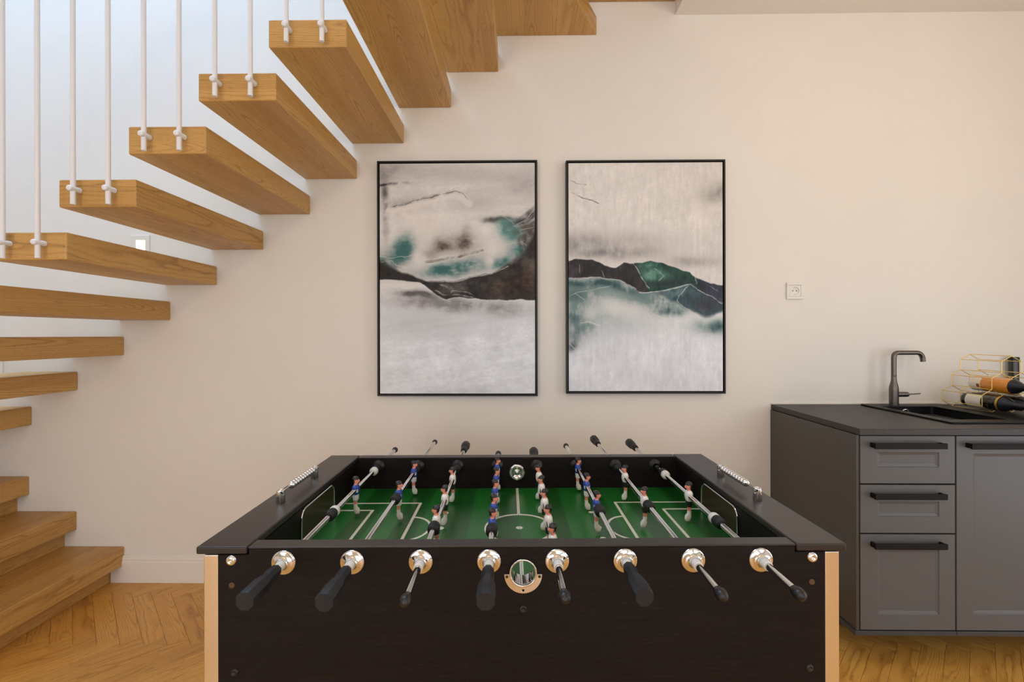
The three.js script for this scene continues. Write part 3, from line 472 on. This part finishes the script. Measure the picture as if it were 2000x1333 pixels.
function bottle(x, y, z, glass, label, group, build, r = 0.037) {
  const t = thing('wine_bottle', label, 'bottle', [x, y, z], 0, group);
  const g = latheZ([[0, 0.004], [r * 0.6, 0], [r * 0.93, 0.002], [r, 0.012], [r, 0.165], [r * 0.93, 0.186], [r * 0.7, 0.206], [r * 0.45, 0.222], [0.0145, 0.236], [0.0138, 0.29], [0.0156, 0.291], [0.0156, 0.299], [0.0135, 0.301], [0, 0.301]], 36);
  mesh('glass', g, glass, t);
  build(t, r);
  return t;
}
const paper = S({ color: 0xe6dfcf, roughness: 0.7 });
const sleeve = (r, z0, z1, a0, a1) => { const g = new THREE.CylinderGeometry(r, r, z1 - z0, 28, 1, true, a0, a1 - a0).rotateX(Math.PI / 2); return g.translate(0, 0, (z0 + z1) / 2); };
{
  const dark = P({ color: 0x0c120d, roughness: 0.08, clearcoat: 0.6 }), amber = P({ color: 0xdb8a26, roughness: 0.1, clearcoat: 0.7 }), foil = P({ color: 0x14151d, roughness: 0.35 });
  const capsule = (t) => mesh('capsule', latheZ([[0.0352, 0.1865], [0.0266, 0.2065], [0.0174, 0.2225], [0.0153, 0.2365], [0.0146, 0.29], [0.0164, 0.2905], [0.0164, 0.2995], [0.014, 0.302], [0, 0.3022]], 28), foil, t, 'black foil capsule');
  const g = 'wine bottles lying in the golden rack';
  const inner = hexA * Math.cos(Math.PI / 6) - 0.0017;
  const lay = (r, c, rr) => { const [cx, cy] = cellAt(r, c), v = cy - hexA + 0.0022; return [cx, v + (rr + 0.0017) / Math.cos(Math.PI / 6) + 0.0006]; };
  let [x, y] = lay(0, 0, 0.037);
  bottle(x, y, 0.14, dark, 'dark wine bottle with a cream oval label lying in the lowest rack row', g, (t, r) => { mesh('paper_label', sleeve(r + 0.0004, 0.028, 0.105, -2.5, 0.3), paper, t, 'cream label'); capsule(t); mesh('neck_band', sleeve(0.0376, 0.172, 0.183, 0, 6.283), S({ color: 0xc9a24a, metalness: 0.7, roughness: 0.35 }), t, 'gold neck band'); });
  [x, y] = lay(1, 0, 0.037);
  bottle(x, y, 0.135, amber, 'amber rose wine bottle with dark neck lying in the middle rack row', g, (t, r) => { mesh('paper_label', sleeve(r + 0.0004, 0.006, 0.062, -2.6, 2.6), paper, t, 'pale label'); mesh('label_stamp', sleeve(r + 0.0008, 0.044, 0.058, -1.6, -1.15), S({ color: 0x8a4a22, roughness: 0.6 }), t, 'brown stamp'); capsule(t); });
  [x, y] = lay(0, 1, 0.037);
  bottle(x, y, 0.12, dark, 'dark wine bottle in the middle cell of the lowest rack row', g, (t, r) => { mesh('paper_label', sleeve(r + 0.0004, 0.04, 0.11, -2.2, 0.6), paper, t, 'cream label'); capsule(t); });
  const tin = thing('gift_tube', 'tall dark cylindrical bottle tube standing behind the golden wine rack', 'tube', [2.656, 0.9872, 0.034]);
  mesh('tube', lathe([[0, 0], [0.0205, 0], [0.0212, 0.001], [0.0212, 0.233], [0.0205, 0.2345], [0, 0.2345]], 32), P({ color: 0x1a211f, roughness: 0.25, clearcoat: 0.5 }), tin);
  mesh('lid', lathe([[0, 0.2346], [0.0218, 0.2346], [0.0222, 0.236], [0.0222, 0.257], [0.0214, 0.259], [0, 0.259]], 32), P({ color: 0x101413, roughness: 0.3 }), tin);
}

// ───────── foosball table ─────────
{
  const T = thing('foosball_table', 'dark wooden foosball table with a green pitch and eight chrome rods', 'foosball table', [0.002, 0, 1.125], 1.2 * Math.PI / 180);
  const HL = 0.718, HW = 0.382, TOP = 0.905, INX = 0.606, INZ = 0.346, BODYX = 0.701, APX = 0.669, FIELD = 0.787, ROD = 0.871;
  const wood = (g, u = 0, v = 0) => grainUV(g, 'x', 0.6, 0.3, u, v);
  // long aprons, the front one with the ball entry hole
  const RX8 = Array.from({ length: 8 }, (_, i) => -0.5255 + i * 0.15014);
  function apron(front) {
    const sh = new THREE.Shape([[-APX, 0.18], [APX, 0.18], [APX, TOP - 0.0175], [INX - 0.004, TOP - 0.0175], [INX - 0.004, TOP - 0.0045], [-INX + 0.004, TOP - 0.0045], [-INX + 0.004, TOP - 0.0175], [-APX, TOP - 0.0175]].map((p) => new THREE.Vector2(...p)));
    for (const [x, y, r] of [[0, 0.847, 0.0275], ...RX8.map((x) => [x, ROD, 0.0112])]) { const h = new THREE.Path(); h.absarc(x, y, r, 0, Math.PI * 2, true); sh.holes.push(h); }
    const g = new THREE.ExtrudeGeometry(sh, { depth: HW - INZ - 0.0024, bevelEnabled: true, bevelThickness: 0.0012, bevelSize: 0.0012, bevelOffset: -0.0012, bevelSegments: 1, curveSegments: 28 });
    g.translate(0, 0, front ? INZ + 0.0012 : -HW + 0.0012);
    mesh('long_rail', grainUV(rbox(-INX + 0.0025, INX - 0.0025, TOP - 0.0045, TOP, front ? INZ : -HW, front ? HW : -INZ, 0.0018, 2), 'x', 0.6, 0.3), rimLaminate, T, 'dark top edge along the long side');
    return mesh('apron', wood(ni(g), 0.2), wenge, T, front ? 'dark wood front apron' : 'dark wood back apron');
  }
  apron(true); apron(false);
  for (const s of [-1, 1]) {
    // wide top board at each end
    const g = rbox(s < 0 ? -HL : INX, s < 0 ? -INX : HL, TOP - 0.0165, TOP + 0.0005, -HW, HW, 0.004, 3);
    mesh('end_rail', grainUV(g, 'z', 0.6, 0.3), rimLaminate, T, 'wide dark top board at the table end');
    mesh('end_panel', wood(bb(s < 0 ? -BODYX + 0.002 : BODYX - 0.022, s < 0 ? -BODYX + 0.022 : BODYX - 0.002, 0.18, TOP - 0.017, -HW + 0.05, HW - 0.05)), wenge, T);
    mesh('inner_end_wall', wood(bb(s < 0 ? -INX - 0.02 : INX, s < 0 ? -INX : INX + 0.02, FIELD - 0.04, TOP - 0.017, -INZ + 0.0005, INZ - 0.0005)), wenge, T);
    for (const f of [-1, 1]) {
      const x0 = s < 0 ? -BODYX : APX + 0.0005, x1 = s < 0 ? -APX - 0.0005 : BODYX;
      mesh('leg', rbox(x0, x1, 0.0015, TOP - 0.0175, f < 0 ? -HW + 0.001 : HW - 0.12, f < 0 ? -HW + 0.12 : HW - 0.001, 0.002, 2), silverFoil, T, 'shiny silver corner leg');
    }
    // goal: chrome-framed opening in the end wall
    const gp = part('goal', T, [s * (INX - 0.0005), 0, 0.008]), r = 0.032, a = 0.117, y0 = FIELD + 0.002, y1 = 0.884;
    const loop = new THREE.CurvePath(), V = (z, y) => new THREE.Vector3(-s * 0.002, y, z);
    loop.add(new THREE.LineCurve3(V(-a, y0), V(-a, y1 - r))); loop.add(new THREE.QuadraticBezierCurve3(V(-a, y1 - r), V(-a, y1), V(-a + r, y1))); loop.add(new THREE.LineCurve3(V(-a + r, y1), V(a - r, y1))); loop.add(new THREE.QuadraticBezierCurve3(V(a - r, y1), V(a, y1), V(a, y1 - r))); loop.add(new THREE.LineCurve3(V(a, y1 - r), V(a, y0)));
    mesh('goal_frame', new THREE.TubeGeometry(loop, 90, 0.0028, 8, false), chrome, gp, 'thin chrome goal frame');
    const gs = new THREE.Shape(); gs.moveTo(-a, y0); gs.lineTo(a, y0); gs.lineTo(a, y1 - r); gs.quadraticCurveTo(a, y1, a - r, y1); gs.lineTo(-a + r, y1); gs.quadraticCurveTo(-a, y1, -a, y1 - r); gs.lineTo(-a, y0);
    mesh('goal_panel', new THREE.ExtrudeGeometry(gs, { depth: 0.0016, bevelEnabled: false }).rotateY(s * -Math.PI / 2), P({ color: 0x3a2a1c, roughness: 0.25 }), gp, 'brown goal panel');
    // score counter: beads on a wire between two posts
    const sc = part('score_counter', T, [s * 0.663, TOP + 0.0005, 0.004], 'chrome score counter with sliding beads');
    for (const z of [-0.105, 0.115]) mesh('post', lathe([[0, 0], [0.0118, 0], [0.0112, 0.034], [0.009, 0.0365], [0.0055, 0.036], [0.0055, 0.03], [0, 0.03]], 24).translate(0, 0, z), chrome, sc);
    mesh('wire', cylZ(0.002, 0.002, 0.2, 10).translate(0, 0.029, 0.005), chrome, sc);
    for (let i = 0; i < 10; i++) mesh('bead', latheZ([[0.0024, -0.0072], [0.0075, -0.0068], [0.0105, -0.003], [0.0105, 0.003], [0.0075, 0.0068], [0.0024, 0.0072]], 18).translate(0, 0.029, -0.0855 + i * 0.0152), steel, sc);
    // bolts and holes on the front and back aprons
    for (const f of [-1, 1]) {
      const fz = f * HW, b = (name, x, y, prof, mat) => { const g2 = latheZ(prof, 24); if (f < 0) g2.rotateY(Math.PI); mesh(name, g2.translate(x, y, fz), mat, T); };
      b('bolt', s * 0.64, 0.876, [[0, 0.0022], [0.0026, 0.0022], [0.0028, 0.0045], [0.0062, 0.0055], [0.0098, 0.0035], [0.0115, 0.0008], [0.0115, -0.001]], steel);
      b('peg_hole', s * 0.639, 0.821, [[0, 0.0006], [0.0042, 0.0006], [0.0062, 0.0012], [0.0066, -0.001]], S({ color: 0x5c3c22, roughness: 0.6 }));
      b('screw', s * 0.633, 0.631, [[0, 0.001], [0.0035, 0.001], [0.0037, 0.0045], [0.0068, 0.004], [0.0085, 0.0005], [0.0085, -0.001]], blackPlastic);
    }
  }
  for (const f of [-1, 1]) { const g2 = latheZ([[0, 0.001], [0.0035, 0.001], [0.0037, 0.0045], [0.0068, 0.004], [0.0085, 0.0005], [0.0085, -0.001]], 24); if (f < 0) g2.rotateY(Math.PI); mesh('screw', g2.translate(0, 0.766, f * HW), blackPlastic, T); }
  // pitch with printed markings and mown stripes
  const lineD = (x, z) => {
    let d = 9; const seg = (ax, az, bx, bz) => { const dx = bx - ax, dz = bz - az, t = clamp(((x - ax) * dx + (z - az) * dz) / (dx * dx + dz * dz)); d = Math.min(d, Math.hypot(x - ax - dx * t, z - az - dz * t)); };
    seg(0, -0.4, 0, -0.091); seg(0, 0.111, 0, 0.4); d = Math.min(d, Math.abs(Math.hypot(x, z - 0.01) - 0.101));
    const ax = Math.abs(x), sx = (v) => Math.sign(x) * v;
    seg(sx(0.61), -0.195, sx(0.337), -0.195); seg(sx(0.337), -0.195, sx(0.337), 0.215); seg(sx(0.61), 0.215, sx(0.337), 0.215);
    seg(sx(0.61), -0.132, sx(0.484), -0.132); seg(sx(0.484), -0.132, sx(0.484), 0.152); seg(sx(0.61), 0.152, sx(0.484), 0.152);
    if (ax < 0.337) d = Math.min(d, Math.abs(Math.hypot((ax - 0.337) * 1.25, z - 0.01) - 0.083));
    d -= 0.0047;
    for (const [px, pz, r] of [[0, 0.01, 0.0105], [0.238, -0.108, 0.009], [0.238, 0.01, 0.011], [0.238, 0.085, 0.009]]) d = Math.min(d, Math.hypot(ax - px, z - pz) - r);
    return d;
  };
  const pitchTex = texture(2048, 1180, (u, v) => {
    const x = (u - 0.5) * 1.212, z = (v - 0.5) * 0.692, m = 1 - ss(-0.0004, 0.0005, lineD(x, z)), stripe = Math.floor((x + 0.61) / 0.0762) % 2 ? 1 : 0, g = (vn(u * 900, v * 500) - 0.5) * 8;
    const base = stripe ? [18, 78, 22] : [26, 98, 32];
    return mixc(base.map((q) => q + g), [216, 208, 186], m);
  }, true, false);
  const pg = bb(-INX + 0.0002, INX - 0.0002, FIELD - 0.01, FIELD, -INZ + 0.0002, INZ - 0.0002);
  { const p = pg.attributes.position, uv = pg.attributes.uv; for (let i = 0; i < p.count; i++) uv.setXY(i, p.getX(i) / 1.212 + 0.5, p.getZ(i) / 0.692 + 0.5); }
  mesh('pitch', pg, P({ map: pitchTex, roughness: 0.3 }), T, 'green printed pitch with cream lines');
  mesh('table_bottom', bb(-APX + 0.001, APX - 0.001, 0.2, 0.212, -INZ + 0.001, INZ - 0.001), wenge, T);
  // ball entry: chrome liner and lower lug plate outside, domed cover on the far inside wall
  {
    const e = part('ball_entry', T, [0, 0.847, HW], 'chrome ball entry cup');
    mesh('liner', latheZ([[0.026, -0.0365], [0.026, 0.001], [0.0268, 0.006], [0.0288, 0.0075], [0.0306, 0.006], [0.0308, 0.0006], [0.0272, 0.0004], [0.0272, -0.0365]], 48), chrome, e);
    const sh = new THREE.Shape(); sh.absarc(0, -0.004, 0.0418, Math.PI, Math.PI * 2, false); sh.absarc(0, 0, 0.0304, Math.PI * 2 - 0.132, Math.PI + 0.132, true);
    for (const an of [-0.1, -Math.PI / 2, Math.PI + 0.1]) { const h = new THREE.Path(); h.absarc(0.0382 * Math.cos(an), -0.002 + 0.0372 * Math.sin(an), 0.0026, 0, Math.PI * 2, true); if (an === -Math.PI / 2) sh.holes.push(h); }
    mesh('lug_plate', new THREE.ExtrudeGeometry(sh, { depth: 0.0026, bevelEnabled: true, bevelThickness: 0.0006, bevelSize: 0.0006, bevelOffset: -0.0006, bevelSegments: 1, curveSegments: 40 }).translate(0, 0, 0.0008), chrome, e);
    for (const s of [-1, 1]) mesh('lug_screw', latheZ([[0, 0.0045], [0.0018, 0.0045], [0.003, 0.0036], [0.0032, 0.0026]], 14).translate(s * 0.0358, -0.0085, 0.0012), blackPlastic, e);
    const b = part('ball_entry', T, [0, 0.847, -INZ], 'round chrome ball entry on the far inner wall');
    mesh('cup', latheZ([[0.0308, -0.001], [0.0308, 0.002], [0.0285, 0.0045], [0.0245, 0.006], [0.018, 0.0045], [0.0125, 0.001], [0.010, 0.0015], [0.0085, 0.006], [0.004, 0.0085], [0, 0.009]], 48), chrome, b);
  }
  // players: one continuous lofted figure each, painted by zones
  function playerGeo(shirt, band, shorts) {
    const skin = [0.84, 0.31, 0.21], white = [0.78, 0.76, 0.70], hair = [0.012, 0.010, 0.009];
    // y relative to the rod, half depth (facing), half width, centre offset along facing, colour
    const rings = [[-0.0775, 0.002, 0.003, 0.004, white], [-0.0765, 0.0055, 0.0062, 0.0035, white], [-0.070, 0.0078, 0.0078, 0.0022, white], [-0.062, 0.0078, 0.0078, 0.001, white], [-0.055, 0.0054, 0.0068, -0.0005, white], [-0.046, 0.0056, 0.0072, -0.001, white], [-0.0445, 0.0052, 0.007, -0.001, skin], [-0.036, 0.0058, 0.0082, -0.0008, skin], [-0.0335, 0.006, 0.0086, -0.0005, skin], [-0.032, 0.0085, 0.0105, 0, shorts], [-0.022, 0.0092, 0.0118, 0, shorts], [-0.015, 0.009, 0.0115, 0, shorts], [-0.0140, 0.0092, 0.0116, 0, shirt], [-0.010, 0.0105, 0.0128, 0, shirt], [-0.0062, 0.0112, 0.0138, 0.0004, shirt], [-0.006, 0.0113, 0.0139, 0.0004, band], [0.0035, 0.0114, 0.0148, 0.0004, band], [0.0037, 0.0114, 0.0148, 0.0004, shirt], [0.009, 0.0106, 0.0156, 0.0002, shirt], [0.0135, 0.0085, 0.0142, 0, shirt], [0.0165, 0.0062, 0.0085, 0, shirt], [0.0172, 0.0056, 0.0068, 0.0006, skin], [0.0195, 0.0054, 0.0056, 0.001, skin], [0.0215, 0.0068, 0.0062, 0.0018, skin], [0.0255, 0.0092, 0.0078, 0.0016, skin], [0.0295, 0.0096, 0.0083, 0.0012, skin], [0.033, 0.0097, 0.0085, 0.0006, skin], [0.0335, 0.0101, 0.0089, 0.0, hair], [0.0375, 0.0098, 0.0086, -0.0004, hair], [0.041, 0.0074, 0.0066, -0.001, hair], [0.0428, 0.0036, 0.0034, -0.0014, hair], [0.0432, 0.0004, 0.0004, -0.0014, hair]];
    const N = 16, pos = [], col = [], idx = [];
    rings.forEach(([y, a, b, cx, c]) => {
      for (let i = 0; i < N; i++) {
        const t = i / N * Math.PI * 2, ct = Math.cos(t), st = Math.sin(t), sg = (v) => Math.sign(v) * Math.pow(Math.abs(v), 0.8);
        let x = cx + a * sg(ct), cc = c;
        if (c === band && Math.abs(st) < 0.6) cc = shirt;                                          // the pale patch sits round the rod only
        if (y > 0.0215 && y < 0.0335 && c === skin && ct < -0.15) cc = hair;                       // back of the head
        if (Math.abs(y - 0.0275) < 0.0025 && i === 0) x += 0.0026;                                 // nose
        if (y < -0.06 && ct > 0.3) x += 0.0028;                                                    // toe
        pos.push(x, y, b * sg(st)); col.push(...cc);
      }
    });
    for (let r = 0; r + 1 < rings.length; r++) for (let i = 0; i < N; i++) { const j = (i + 1) % N, p = r * N + i, q = r * N + j; idx.push(p, p + N, q, q, p + N, q + N); }
    for (let i = 1; i + 1 < N; i++) idx.push(0, i, i + 1);
    const g = new THREE.BufferGeometry(); g.setAttribute('position', new THREE.Float32BufferAttribute(pos, 3)); g.setAttribute('color', new THREE.Float32BufferAttribute(col, 3)); g.setIndex(idx); g.computeVertexNormals();
    return g;
  }
  const blueGeo = playerGeo([0.02, 0.06, 0.32], [0.75, 0.75, 0.78], [0.78, 0.77, 0.74]), whiteGeo = playerGeo([0.80, 0.78, 0.72], [0.80, 0.78, 0.72], [0.014, 0.014, 0.014]).rotateY(Math.PI);
  const paint = P({ vertexColors: true, roughness: 0.35 });
  const grip = latheZ([[0.0082, 0], [0.0118, 0.001], [0.0128, 0.004], [0.0146, 0.024], [0.0126, 0.034], [0.0128, 0.041], [0.0174, 0.062], [0.0190, 0.072], [0.0196, 0.113], [0.0178, 0.1165], [0, 0.1165]], 8).rotateZ(Math.PI / 8);
  const gripGeo = toCreasedNormals(ni(grip), 0.5), tip = latheZ([[0.0085, 0], [0.0092, 0.004], [0.0115, 0.010], [0.0122, 0.017], [0.0108, 0.024], [0.0065, 0.0285], [0, 0.03]], 24);
  const bump = (flip) => { const g = latheZ([[0.0078, -0.016], [0.0142, -0.0155], [0.0152, -0.011], [0.0152, -0.005], [0.0143, -0.004], [0.0152, -0.003], [0.0152, 0.003], [0.0143, 0.004], [0.0150, 0.005], [0.0146, 0.011], [0.0125, 0.0155], [0.0078, 0.016]], 24); return flip ? g.rotateY(Math.PI) : g; };
  const ballStop = latheZ([[0.0078, -0.013], [0.0128, -0.011], [0.0150, -0.005], [0.0150, 0.005], [0.0128, 0.011], [0.0078, 0.013]], 24);
  // z of players, black stops, white stops, z of the near end, z of the far end, handle at the near side?
  const rods = [
    ['blue', [-0.089], [0.118, -0.311], [0.092, -0.287], 0.522, -0.598, true, 'chrome rod with one blue keeper, leftmost rod'],
    ['blue', [-0.268, -0.041], [-0.002, -0.312], [], 0.527, -0.739, true, 'chrome rod with two blue players'],
    ['white', [-0.191, 0, 0.163], [0.21, -0.322], [], 0.531, -0.675, false, 'chrome rod with three white players'],
    ['blue', [-0.313, -0.182, -0.052, 0.078, 0.186], [0.225], [], 0.527, -0.528, true, 'chrome rod with five blue players'],
    ['white', [-0.214, -0.09, 0.038, 0.165, 0.285], [-0.325], [], 0.523, -0.56, false, 'chrome rod with five white players'],
    ['blue', [-0.306, -0.115, 0.055], [0.1], [], 0.517, -0.656, true, 'chrome rod with three blue players'],
    ['white', [-0.203, 0.025], [0.068, -0.32], [], 0.518, -0.785, false, 'chrome rod with two white players'],
    ['white', [-0.019], [0.182, -0.252], [0.156, -0.229], 0.517, -0.71, false, 'chrome rod with one white keeper, rightmost rod'],
  ];
  rods.forEach(([team, zs, black, white, near, far, handleNear, label], i) => {
    const tubeEnd0 = far + 0.01, tubeEnd1 = near - 0.01;
    const r = mesh('rod', cylZ(0.0076, 0.0076, tubeEnd1 - tubeEnd0, 24).translate(0, 0, (tubeEnd0 + tubeEnd1) / 2), chrome, T, label);
    r.position.set(RX8[i], ROD, 0);
    for (const z of zs) mesh('player', team === 'blue' ? blueGeo : whiteGeo, paint, r, team === 'blue' ? 'player figure in blue shirt and white shorts' : 'player figure in white shirt and black shorts').position.z = z;
    for (const z of black) mesh('rubber_stop', bump(z < 0), blackRubber, r, 'black rubber stop').position.z = z;
    for (const z of white) mesh('bearing_ball', ballStop, nylon, r, 'white plastic stop').position.z = z;
    const h = mesh(handleNear ? 'handle' : 'end_cap', handleNear ? gripGeo : tip, handleNear ? gripBlack : blackPlastic, r, handleNear ? 'black octagonal handle grip' : 'rounded black end cap');
    h.position.z = handleNear ? near - 0.1085 : near - 0.018;
    const q = mesh(handleNear ? 'end_cap' : 'handle', handleNear ? tip : gripGeo, handleNear ? blackPlastic : gripBlack, r, handleNear ? 'rounded black end cap' : 'black octagonal handle grip');
    q.rotation.y = Math.PI; q.position.z = handleNear ? far + 0.018 : far + 0.1085;
    // bearings in both aprons belong to the table
    for (const f of [-1, 1]) {
      const outG = latheZ([[0.0105, 0.0002], [0.0105, 0.013], [0.0125, 0.012], [0.0145, 0.0065], [0.0235, 0.005], [0.0262, 0.0035], [0.0268, 0.0008]], 40), slv = latheZ([[0.0079, 0.010], [0.0102, 0.010], [0.0102, 0.030], [0.0096, 0.0315], [0.0079, 0.0315]], 28), inn = latheZ([[0.0105, -0.0008], [0.0105, -0.012], [0.014, -0.011], [0.022, -0.004], [0.024, -0.0008]], 32);
      for (const g of [outG, slv]) { if (f < 0) g.rotateY(Math.PI); g.translate(RX8[i], ROD, f * HW); }
      if (f < 0) inn.rotateY(Math.PI); inn.translate(RX8[i], ROD, f * INZ);
      mesh('rod_flange', outG, chrome, T, 'round chrome rod flange'); mesh('bearing_sleeve', slv, nylon, T); mesh('inner_bearing', inn, blackPlastic, T);
    }
  });
}

// ───────── pendant lamps (outside the frame) ─────────
function pendant(x, z, power, label) {
  const t = thing('pendant_lamp', label, 'lamp', [x, CEIL, z]), drop = 0.5;
  mesh('ceiling_rose', lathe([[0, 0], [0.05, 0], [0.05, -0.02], [0.045, -0.025], [0, -0.025]].reverse(), 32), whiteMetal, t);
  mesh('cord', cyl(0.003, 0.003, drop - 0.13, 10).translate(0, -(drop - 0.13) / 2 - 0.02, 0), blackPlastic, t);
  mesh('globe_shade', new THREE.SphereGeometry(0.12, 32, 20).translate(0, -drop, 0), S({ color: 0xfff2dc, roughness: 0.4, emissive: new THREE.Color().setRGB(1, 0.8, 0.52), emissiveIntensity: 1.2 }), t, 'opal glass globe');
  const l = new THREE.PointLight(new THREE.Color().setRGB(1, 0.68, 0.33), power, 0, 2); l.name = 'pendant_lamp_glow'; l.position.set(0, -drop, 0); l.shadow.radius = 5.5; l.castShadow = true; t.add(l);
}
pendant(1.9, 1.4, 0.8, 'opal globe pendant lamp hanging in front of the kitchen units');
pendant(-0.4, 3.5, 2.0, 'opal globe pendant lamp hanging in the middle of the room');

renderer.render(scene, camera);
